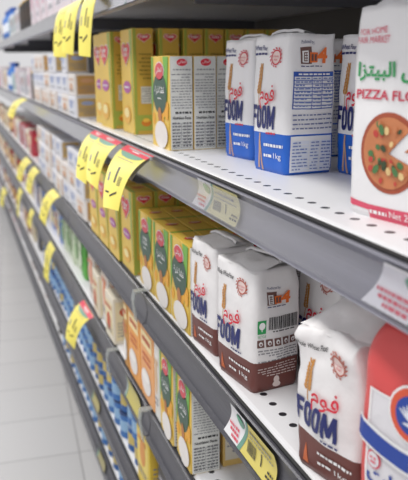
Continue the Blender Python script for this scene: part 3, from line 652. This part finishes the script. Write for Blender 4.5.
# level Z
run('Z', 5.2, 9.3, ['pinkbox'], .52, x0=.99, seed=6, depthx=.14, group='pink and white packets on the top shelf', text='pink and white packet on the top shelf behind the yellow tickets')
run('Z', 9.5, 10.9, ['blackjar'], .26, tiers=1, seed=7, group='dark jars on the top shelf', text='black jar with golden lid on the top shelf')
run('Z', 11.1, 13.0, ['greybox', 'tealbox'], .34, seed=8, group='grey and teal packets on the top shelf', text='pale grey or teal packet on the top shelf past the dark jars')
run('Z', 13.1, 14.6, ['bluebottle'], .28, seed=9, group='blue bottles on the top shelf', text='blue bottle with white label on the top shelf')
run('Z', 14.7, 21.2, ['greybox', 'tealbox', 'creambox'], .45, seed=10, group='far packets on the top shelf', text='blurred packet at the far end of the top shelf')
# level B
run('B', 5.83, 8.9, ['whitebox', 'whitebox2'], .42, x0=.97, tiers=3, tierh=.188, seed=11, gap=.2, group='stacked white packets on the middle shelf', text='small white packet with orange or blue marks, stacked on the middle shelf')
run('B', 9.0, 10.8, ['redbox', 'whitepouch', 'redpouch'], .30, seed=12, group='red and white goods on the middle shelf', text='red or white packet beyond the stacked white ones on the middle shelf')
run('B', 10.9, 13.6, ['greybox', 'creambox', 'redbox'], .32, seed=13, group='cream and grey packets on the middle shelf', text='blurred cream, grey or red packet on the middle shelf')
run('B', 13.7, 21.2, ['creambox', 'whitepouch', 'redpouch', 'brownjar'], .36, seed=14, group='far goods on the middle shelf', text='blurred packet or jar at the far end of the middle shelf')
# level C
cd1 = carton('dessert_carton', 'pale carton with orange print between corn flour and orange cartons, lower shelf', 'carton', .15, .11, .49, 'E2E0DA', 'E6E2DC', 'D9B48A', corner(.975, 3.69, .15, .11, 0, C), seed=3)
def dessert(label, yy, body, w=.31):
    root = thing('dessert_carton', label, 'carton', None, corner(.975, yy, .15, w, 0, C)); mb = MB(); d, h = .15, .49
    mb.cbox(-d/2, d/2, -w/2, w/2, 0, h, rcol(body), .006); build('carton_body', mb, root); P = Print(); P.oval(-.02, h*.26, w*.36, h*.17, POWDER, 2, 20); P.oval(-.02, h*.33, w*.3, h*.06, rcol('F4F0EA'), 3, 18); P.emit('bowl_picture', fronts(d), root)
    P = Print(); P.rect(-w*.4, h*.72, w*.4, h*.92, rcol('F0D9A0')); P.lines(-w*.3, h*.78, w*.3, h*.87, 1, rcol('C2552A'), 9, 2, .7); P.lines(-w*.3, h*.5, w*.3, h*.66, 2, rcol('C2552A'), 3); P.emit('lettering', fronts(d), root)
    P = Print(); P.rect(-d*.42, h*.05, d*.42, h*.95, rcol('E9D9B8')); P.lines(-d*.35, h*.3, d*.35, h*.9, 9, GREYT, 3); P.emit('side_print', sides(w), root)
dessert('orange carton with white bowl picture, nearest one on the lower shelf', 4.02, 'E8A565'); dessert('orange carton with white bowl picture, second on the lower shelf', 4.35, 'E9A04A'); dessert('narrow golden brown carton left of the orange ones on the lower shelf', 4.48, 'C48A35', .11)
for i in range(3):
    t = carton('baking_carton', 'cream carton with brown side print, %s in the row beside the corn flour, lower shelf' % ['first', 'second', 'third'][i], 'carton', .15, .26, .46, 'D9B66A', 'DED6C6', '8A6A4A', corner(1.155+.16*i, 3.29, .15, .26, 0, C), side='D6CFBE', seed=20+i)
run('C', 4.53, 6.3, ['whitepouch', 'palebox', 'creambox'], .29, x0=.98, rows=2, rowpitch=.22, seed=15, group='pale packets on the lower shelf', text='off-white packet with red or brown print on the lower shelf')
run('C', 6.5, 6.75, ['greenpouch'], .27, x0=.98, seed=16, text='bright green pouch on the lower shelf', group='green pouches on the lower shelf')
run('C', 6.8, 7.9, ['palegreen'], .27, x0=.98, rows=2, rowpitch=.15, seed=17, group='pale green pouches on the lower shelf', text='pale green and white pouch on the lower shelf')
run('C', 8.0, 11.0, ['navypouch', 'bluepouch', 'navypouch', 'whitepouch'], .25, x0=.98, rows=2, rowpitch=.15, tiers=1, seed=18, group='navy and blue pouches on the lower shelf', text='navy, blue or white pouch hanging in line on the lower shelf')
run('C', 11.1, 21.2, ['creambox', 'redpouch', 'greybox', 'brownjar'], .33, seed=19, group='far goods on the lower shelf', text='blurred packet or jar far along the lower shelf')
# level D
copy_tree(_hid['yellowtall'], 'tall yellow packet on the second lowest shelf beside the blue cans', None, W(1.07, 4.08, D), .02)
copy_tree(_hid['yellowtall'], 'tall yellow packet behind the front yellow one on the second lowest shelf', None, W(1.27, 4.08, D), .02)
copy_tree(_hid['darkpack'], 'dark grey packet right of the tall yellow packets, second lowest shelf', None, W(1.12, 3.75, D), 0)
copy_tree(_hid['palebox'], 'pale packet at the near end of the second lowest shelf', None, W(1.14, 3.42, D), 0)
run('D', 4.27, 9.6, ['bluecan', 'bluecan', 'bluecan2'], .21, x0=.98, rows=1, rowpitch=.21, tiers=2, tierh=.212, depthx=.11, seed=20, group='stacked blue cans on the second lowest shelf', text='small blue can in the two high stacks on the second lowest shelf')
run('D', 9.7, 12.5, ['brownjar', 'bluepouch', 'darkpack', 'creambox'], .3, seed=21, group='mixed goods on the second lowest shelf', text='blurred brown, blue or dark packet on the second lowest shelf')
run('D', 12.6, 21.2, ['redpouch', 'greybox', 'creambox', 'brownjar'], .36, seed=22, group='far goods on the second lowest shelf', text='blurred packet or jar at the far end of the second lowest shelf')
# level E
run('E', 4.2, 7.9, ['bluecan', 'bluecan2', 'bluecan'], .21, x0=.98, rows=1, rowpitch=.21, tiers=2, tierh=.212, gap=.3, depthx=.11, seed=23, group='blue cans on the lowest shelf', text='small blue can on the lowest shelf near the floor')
run('E', 8.0, 8.6, ['blackjar', 'brownjar'], .26, seed=24, group='dark jars on the lowest shelf', text='dark or brown jar on the lowest shelf')
run('E', 8.8, 13.0, ['brownjar', 'greybox', 'darkpack', 'palebox'], .3, seed=25, group='mixed goods on the lowest shelf', text='brown jar or grey packet on the lowest shelf')
run('E', 13.1, 21.2, ['redpouch', 'redbox', 'greybox'], .36, seed=26, group='far goods on the lowest shelf', text='blurred red or grey packet at the far end of the lowest shelf')
drop()

# ------------------------------------------------------------------ yellow hanging tickets
TK = {'A1': (4.06, 3.47, -.444, (.66, 3.42, -.69), (.72, 3.34, -.70)), 'A2': (5.08, 4.66, -.444, (.71, 4.57, -.71), (.76, 4.49, -.75)), 'A3': (4.76, 4.19, -.444, (.71, 4.17, -.67), (.76, 4.09, -.72)),
 'A4': (10.68, 9.97, -.444, (.68, 10.13, -.66), (.74, 10.05, -.72)), 'Z1': (6.34, 5.91, .486, (.79, 5.93, .07), (.88, 5.85, .06)), 'Z2': (5.67, 5.24, .486, (.76, 5.26, .09), (.83, 5.18, .07)),
 'Z3': (5.05, 4.64, .486, (.78, 4.65, .06), (.84, 4.57, .05)), 'B1': (10.67, 9.98, -1.301, (.75, 10.23, -1.55), (.80, 10.15, -1.62)), 'B2': (9.60, 9.03, -1.301, (.78, 9.22, -1.56), (.83, 9.14, -1.62)),
 'B3': (7.72, 7.20, -1.301, (.74, 7.36, -1.55), (.79, 7.28, -1.63)), 'C1': (8.30, 7.86, -2.03, (.81, 7.98, -2.38), (.85, 7.90, -2.45)), 'C2': (10.42, 10.02, -2.03, (.85, 10.12, -2.21), (.88, 10.04, -2.27)),
 'C3': (12.36, 11.81, -2.03, (.84, 11.98, -2.43), (.86, 11.90, -2.49)), 'C4': (5.99, 5.51, -2.03, (.72, 5.65, -2.25), (.78, 5.57, -2.33)), 'D1': (17.06, 16.11, -2.768, (.79, 16.48, -3.08), (.85, 16.40, -3.17))}
TL = {'A1': 'big yellow ticket with pink header curling off the upper shelf rail, nearest one', 'A2': 'yellow ticket on the upper shelf rail, left one of the overlapping pair', 'A3': 'yellow ticket on the upper shelf rail, right one of the overlapping pair',
 'A4': 'blurred yellow ticket far along the upper shelf rail', 'Z1': 'yellow ticket hanging from the top shelf, leftmost of three', 'Z2': 'yellow ticket hanging from the top shelf, middle of three', 'Z3': 'yellow ticket hanging from the top shelf, rightmost of three',
 'B1': 'yellow ticket on the middle shelf rail, farthest of three', 'B2': 'yellow ticket on the middle shelf rail, middle of three', 'B3': 'yellow ticket on the middle shelf rail, nearest of three',
 'C1': 'yellow ticket on the lower shelf rail, above and left of the large red headed one', 'C2': 'small yellow ticket on the lower shelf rail, third from the near end', 'C3': 'small yellow ticket on the lower shelf rail, farthest',
 'C4': 'large yellow ticket with red header on the lower shelf rail', 'D1': 'tiny blurred yellow ticket at the far left on the second lowest rail'}
for k, (ya, yb, z, c, d) in TK.items():
    root = thing('shelf_ticket', TL[k], 'price ticket', None, W(.945, (ya+yb)/2, z-.02))
    o0 = Vector((.945, (ya+yb)/2, z-.02)); A0 = Vector((.945, ya, z-.012)); A1 = Vector((.945, yb, z-.012)); B0 = Vector(c); B1 = Vector(d)
    def surf(a, b, off):                                  # a 0..1 left to right, b 1 top .. 0 bottom
        t = 1-b; P0 = A0.lerp(A1, a); P1 = B0.lerp(B1, a)
        drop_ = P0.z-P1.z; m1 = Vector((P0.x+(P1.x-P0.x)*.75, P0.y+(P1.y-P0.y)*.45, P0.z-drop_*.12))
        p = P0*(1-t)**2 + m1*2*t*(1-t) + P1*t*t
        return p - o0 + Vector((-.5, -.8, .25)).normalized()*off
    mb = MB(); na, nb = 6, 14
    for off, flip in ((0, 0), (-.004, 1)):
        vs = [surf(i/na, j/nb, off) for j in range(nb+1) for i in range(na+1)]; fs = [(j*(na+1)+i, j*(na+1)+i+1, (j+1)*(na+1)+i+1, (j+1)*(na+1)+i) for j in range(nb) for i in range(na)]
        mb.add(vs, [f[::-1] for f in fs] if flip else fs, YEL)
    build('ticket_sheet', mb, root, smooth=True, fix=False)
    if k in ('A1', 'A2', 'A3', 'C4', 'Z3'):
        P = Print(); P.rect(0, .84, 1, 1, PINK, 1); P.rect(.3, .93, .7, .955, WHITE, 3); P.rect(.4, .89, .66, .91, WHITE, 3); P.emit('header', lambda a, b, o: surf(a, b, o), root, .1)
        P = Print(); P.oval(.5, .84, .42, .11, TEAL, 2, 18, t0=math.pi, t1=2*math.pi); P.emit('header_badge', lambda a, b, o: surf(a, b, o), root, .1)
    P = Print(); r = random.Random(k)
    P.rect(.43, .30, .51, .54, BLACK, 1); P.rect(.12, .30, .2, .42, GREYT, 1)
    for i in range(6): P.rect(.60, .28+.022*i, .76, .29+.022*i, BLACK, 1)
    P.rect(.15, .68, .8, .69, GREYT, 1); P.rect(.2, .74, .6, .75, GREYT, 1); P.poly([(.35, .12), (.7, .18), (.7, .205), (.35, .14)], BLACK, 1); P.rect(.1, .16, .3, .18, BLACK, 1)
    P.emit('price_print', lambda a, b, o: surf(a, b, o), root, .1)
# grey curled plastic holder at the nearest ticket
root = thing('ticket_holder', 'clear grey curled plastic flap on the upper rail beside the nearest yellow ticket', 'ticket holder', None, W(.93, 3.55, A))
mb = MB(); n = 8; vs = []
for i in range(n+1):
    t = i/n
    for j, (yy) in enumerate((-.09+.05*t, .36-.08*t)): vs.append((-.005-.10*math.sin(t*1.3), yy, -.02-.115*t-.0*j))
mb.add(vs, [(2*i, 2*i+1, 2*i+3, 2*i+2) for i in range(n)], mat('A3A3A8', .3, alpha=.75)); o = build('holder_flap', mb, root, smooth=True, fix=False)
sm = o.modifiers.new('thickness', 'SOLIDIFY'); sm.thickness = .0012
mb = MB(); mb.cbox(-.012, .0, -.09, .36, -.03, -.012, mat('B8B8BC', .3), .003); build('holder_clip', mb, root)

# ------------------------------------------------------------------ flat price labels in the rails
def rail_label(lv, ya, yb, label, near=True, yel=YEL2, split=None, barcode=True):
    z = LV[lv]; rh = RH[lv]; L = ya-yb; root = thing('price_label', label, 'price label', None, W(1, ya, z))
    def rm(a, b, o):                                       # a along the rail from the far end, b 0..1 up
        t = 1-b; return (railx(t)-.012-o, -a, -.02-(rh-.025)*t)
    sp_ = split or .34; P = Print(); sl = .10*L/.5
    P.poly([(sl, 1), (L*sp_+sl, 1), (L*sp_, 0), (0, 0)], mat('F0F0F2', .35), 1); P.emit('white_section', rm, root, .05)
    P = Print(); P.poly([(L*sp_+sl, 1), (L, 1), (L-sl*.4, 0), (L*sp_, 0)], yel, 1); P.poly([(L*sp_+sl-.02, 1), (L*sp_+sl, 1), (L*sp_, 0), (L*sp_-.03, 0)], TEAL, 2); P.emit('yellow_section', rm, root, .05)
    if near:
        P = Print(); P.oval(L*sp_*.62+sl*.7, .74, L*.07, .17, TEAL, 3, 14); P.oval(L*sp_*.62+sl*.7, .80, L*.055, .08, mat('5FB28A', .5), 4, 12)
        for i in range(3): P.lines(L*.06+sl*(.2+.1*(2-i)), .08+.13*i, L*sp_*.85, .17+.13*i, 1, PINK, i+2, 3, .8)
        P.emit('store_logo', rm, root, .05)
        P = Print(); r = random.Random(5); a = L*(sp_+.12)
        while a < L*(sp_+.27): q = r.uniform(.003, .006); P.rect(a, .18, a+q, .48, BLACK, 3); a += q+.004
        P.emit('barcode', rm, root, .05)
        P = Print(); P.text('1', L*.70, .22, L*.715, .5, BLACK, 3, bold=.03); P.lines(L*(sp_+.18), .66, L*.9, .82, 1, GREYT, 3, 3, .5); P.lines(L*(sp_+.15), .55, L*.92, .62, 1, GREYT, 4, 3, .5); P.lines(L*.8, .12, L*.93, .34, 2, BLACK, 6, 3, .5); P.emit('price_print', rm, root, .05)
    return root
rail_label('A', 2.90, 2.34, 'pale yellow and white price label in the upper rail under the blue flour bags', yel=mat('DCD596', .4))
rail_label('A', 1.50, .95, 'white and yellow price label at the right end of the upper rail', split=.42)
rail_label('B', 2.50, 1.98, 'yellow and white price label in the middle rail, below the centre flour bag')
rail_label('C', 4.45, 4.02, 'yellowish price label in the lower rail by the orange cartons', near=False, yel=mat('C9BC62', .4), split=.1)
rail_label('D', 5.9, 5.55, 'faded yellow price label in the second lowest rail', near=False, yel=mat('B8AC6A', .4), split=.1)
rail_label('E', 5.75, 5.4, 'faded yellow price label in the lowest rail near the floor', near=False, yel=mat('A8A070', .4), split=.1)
rail_label('Z', 4.5, 3.6, 'white price label in the top rail right of the hanging tickets', near=False, yel=mat('E2E0E6', .35), split=.5)
# clear clips where two rails meet
for lv, y, lb in (('B', 3.86, 'clear plastic clip on the middle rail where two rails meet'), ('C', 3.78, 'clear plastic clip on the lower rail beside the corn flour'), ('C', 4.75, 'clear plastic clip on the lower rail left of the yellowish label')):
    root = thing('rail_clip', lb, 'clip', None, W(.94, y, LV[lv])); rh = RH[lv]; CL = mat('AEB4B2', .2, alpha=.5)
    mb = MB(); mb.sweep([(.005, .004), (-.03, .0), (-.04, -.05), (-.025, -rh*.9), (-.032, -rh*.9), (-.048, -.05), (-.038, .008), (.005, .012)], -.04, .02, CL); build('clip_body', mb, root)
    mb = MB(); mb.cbox(-.0, .04, -.035, .015, .004, .012, CL, .003); build('clip_tongue', mb, root)
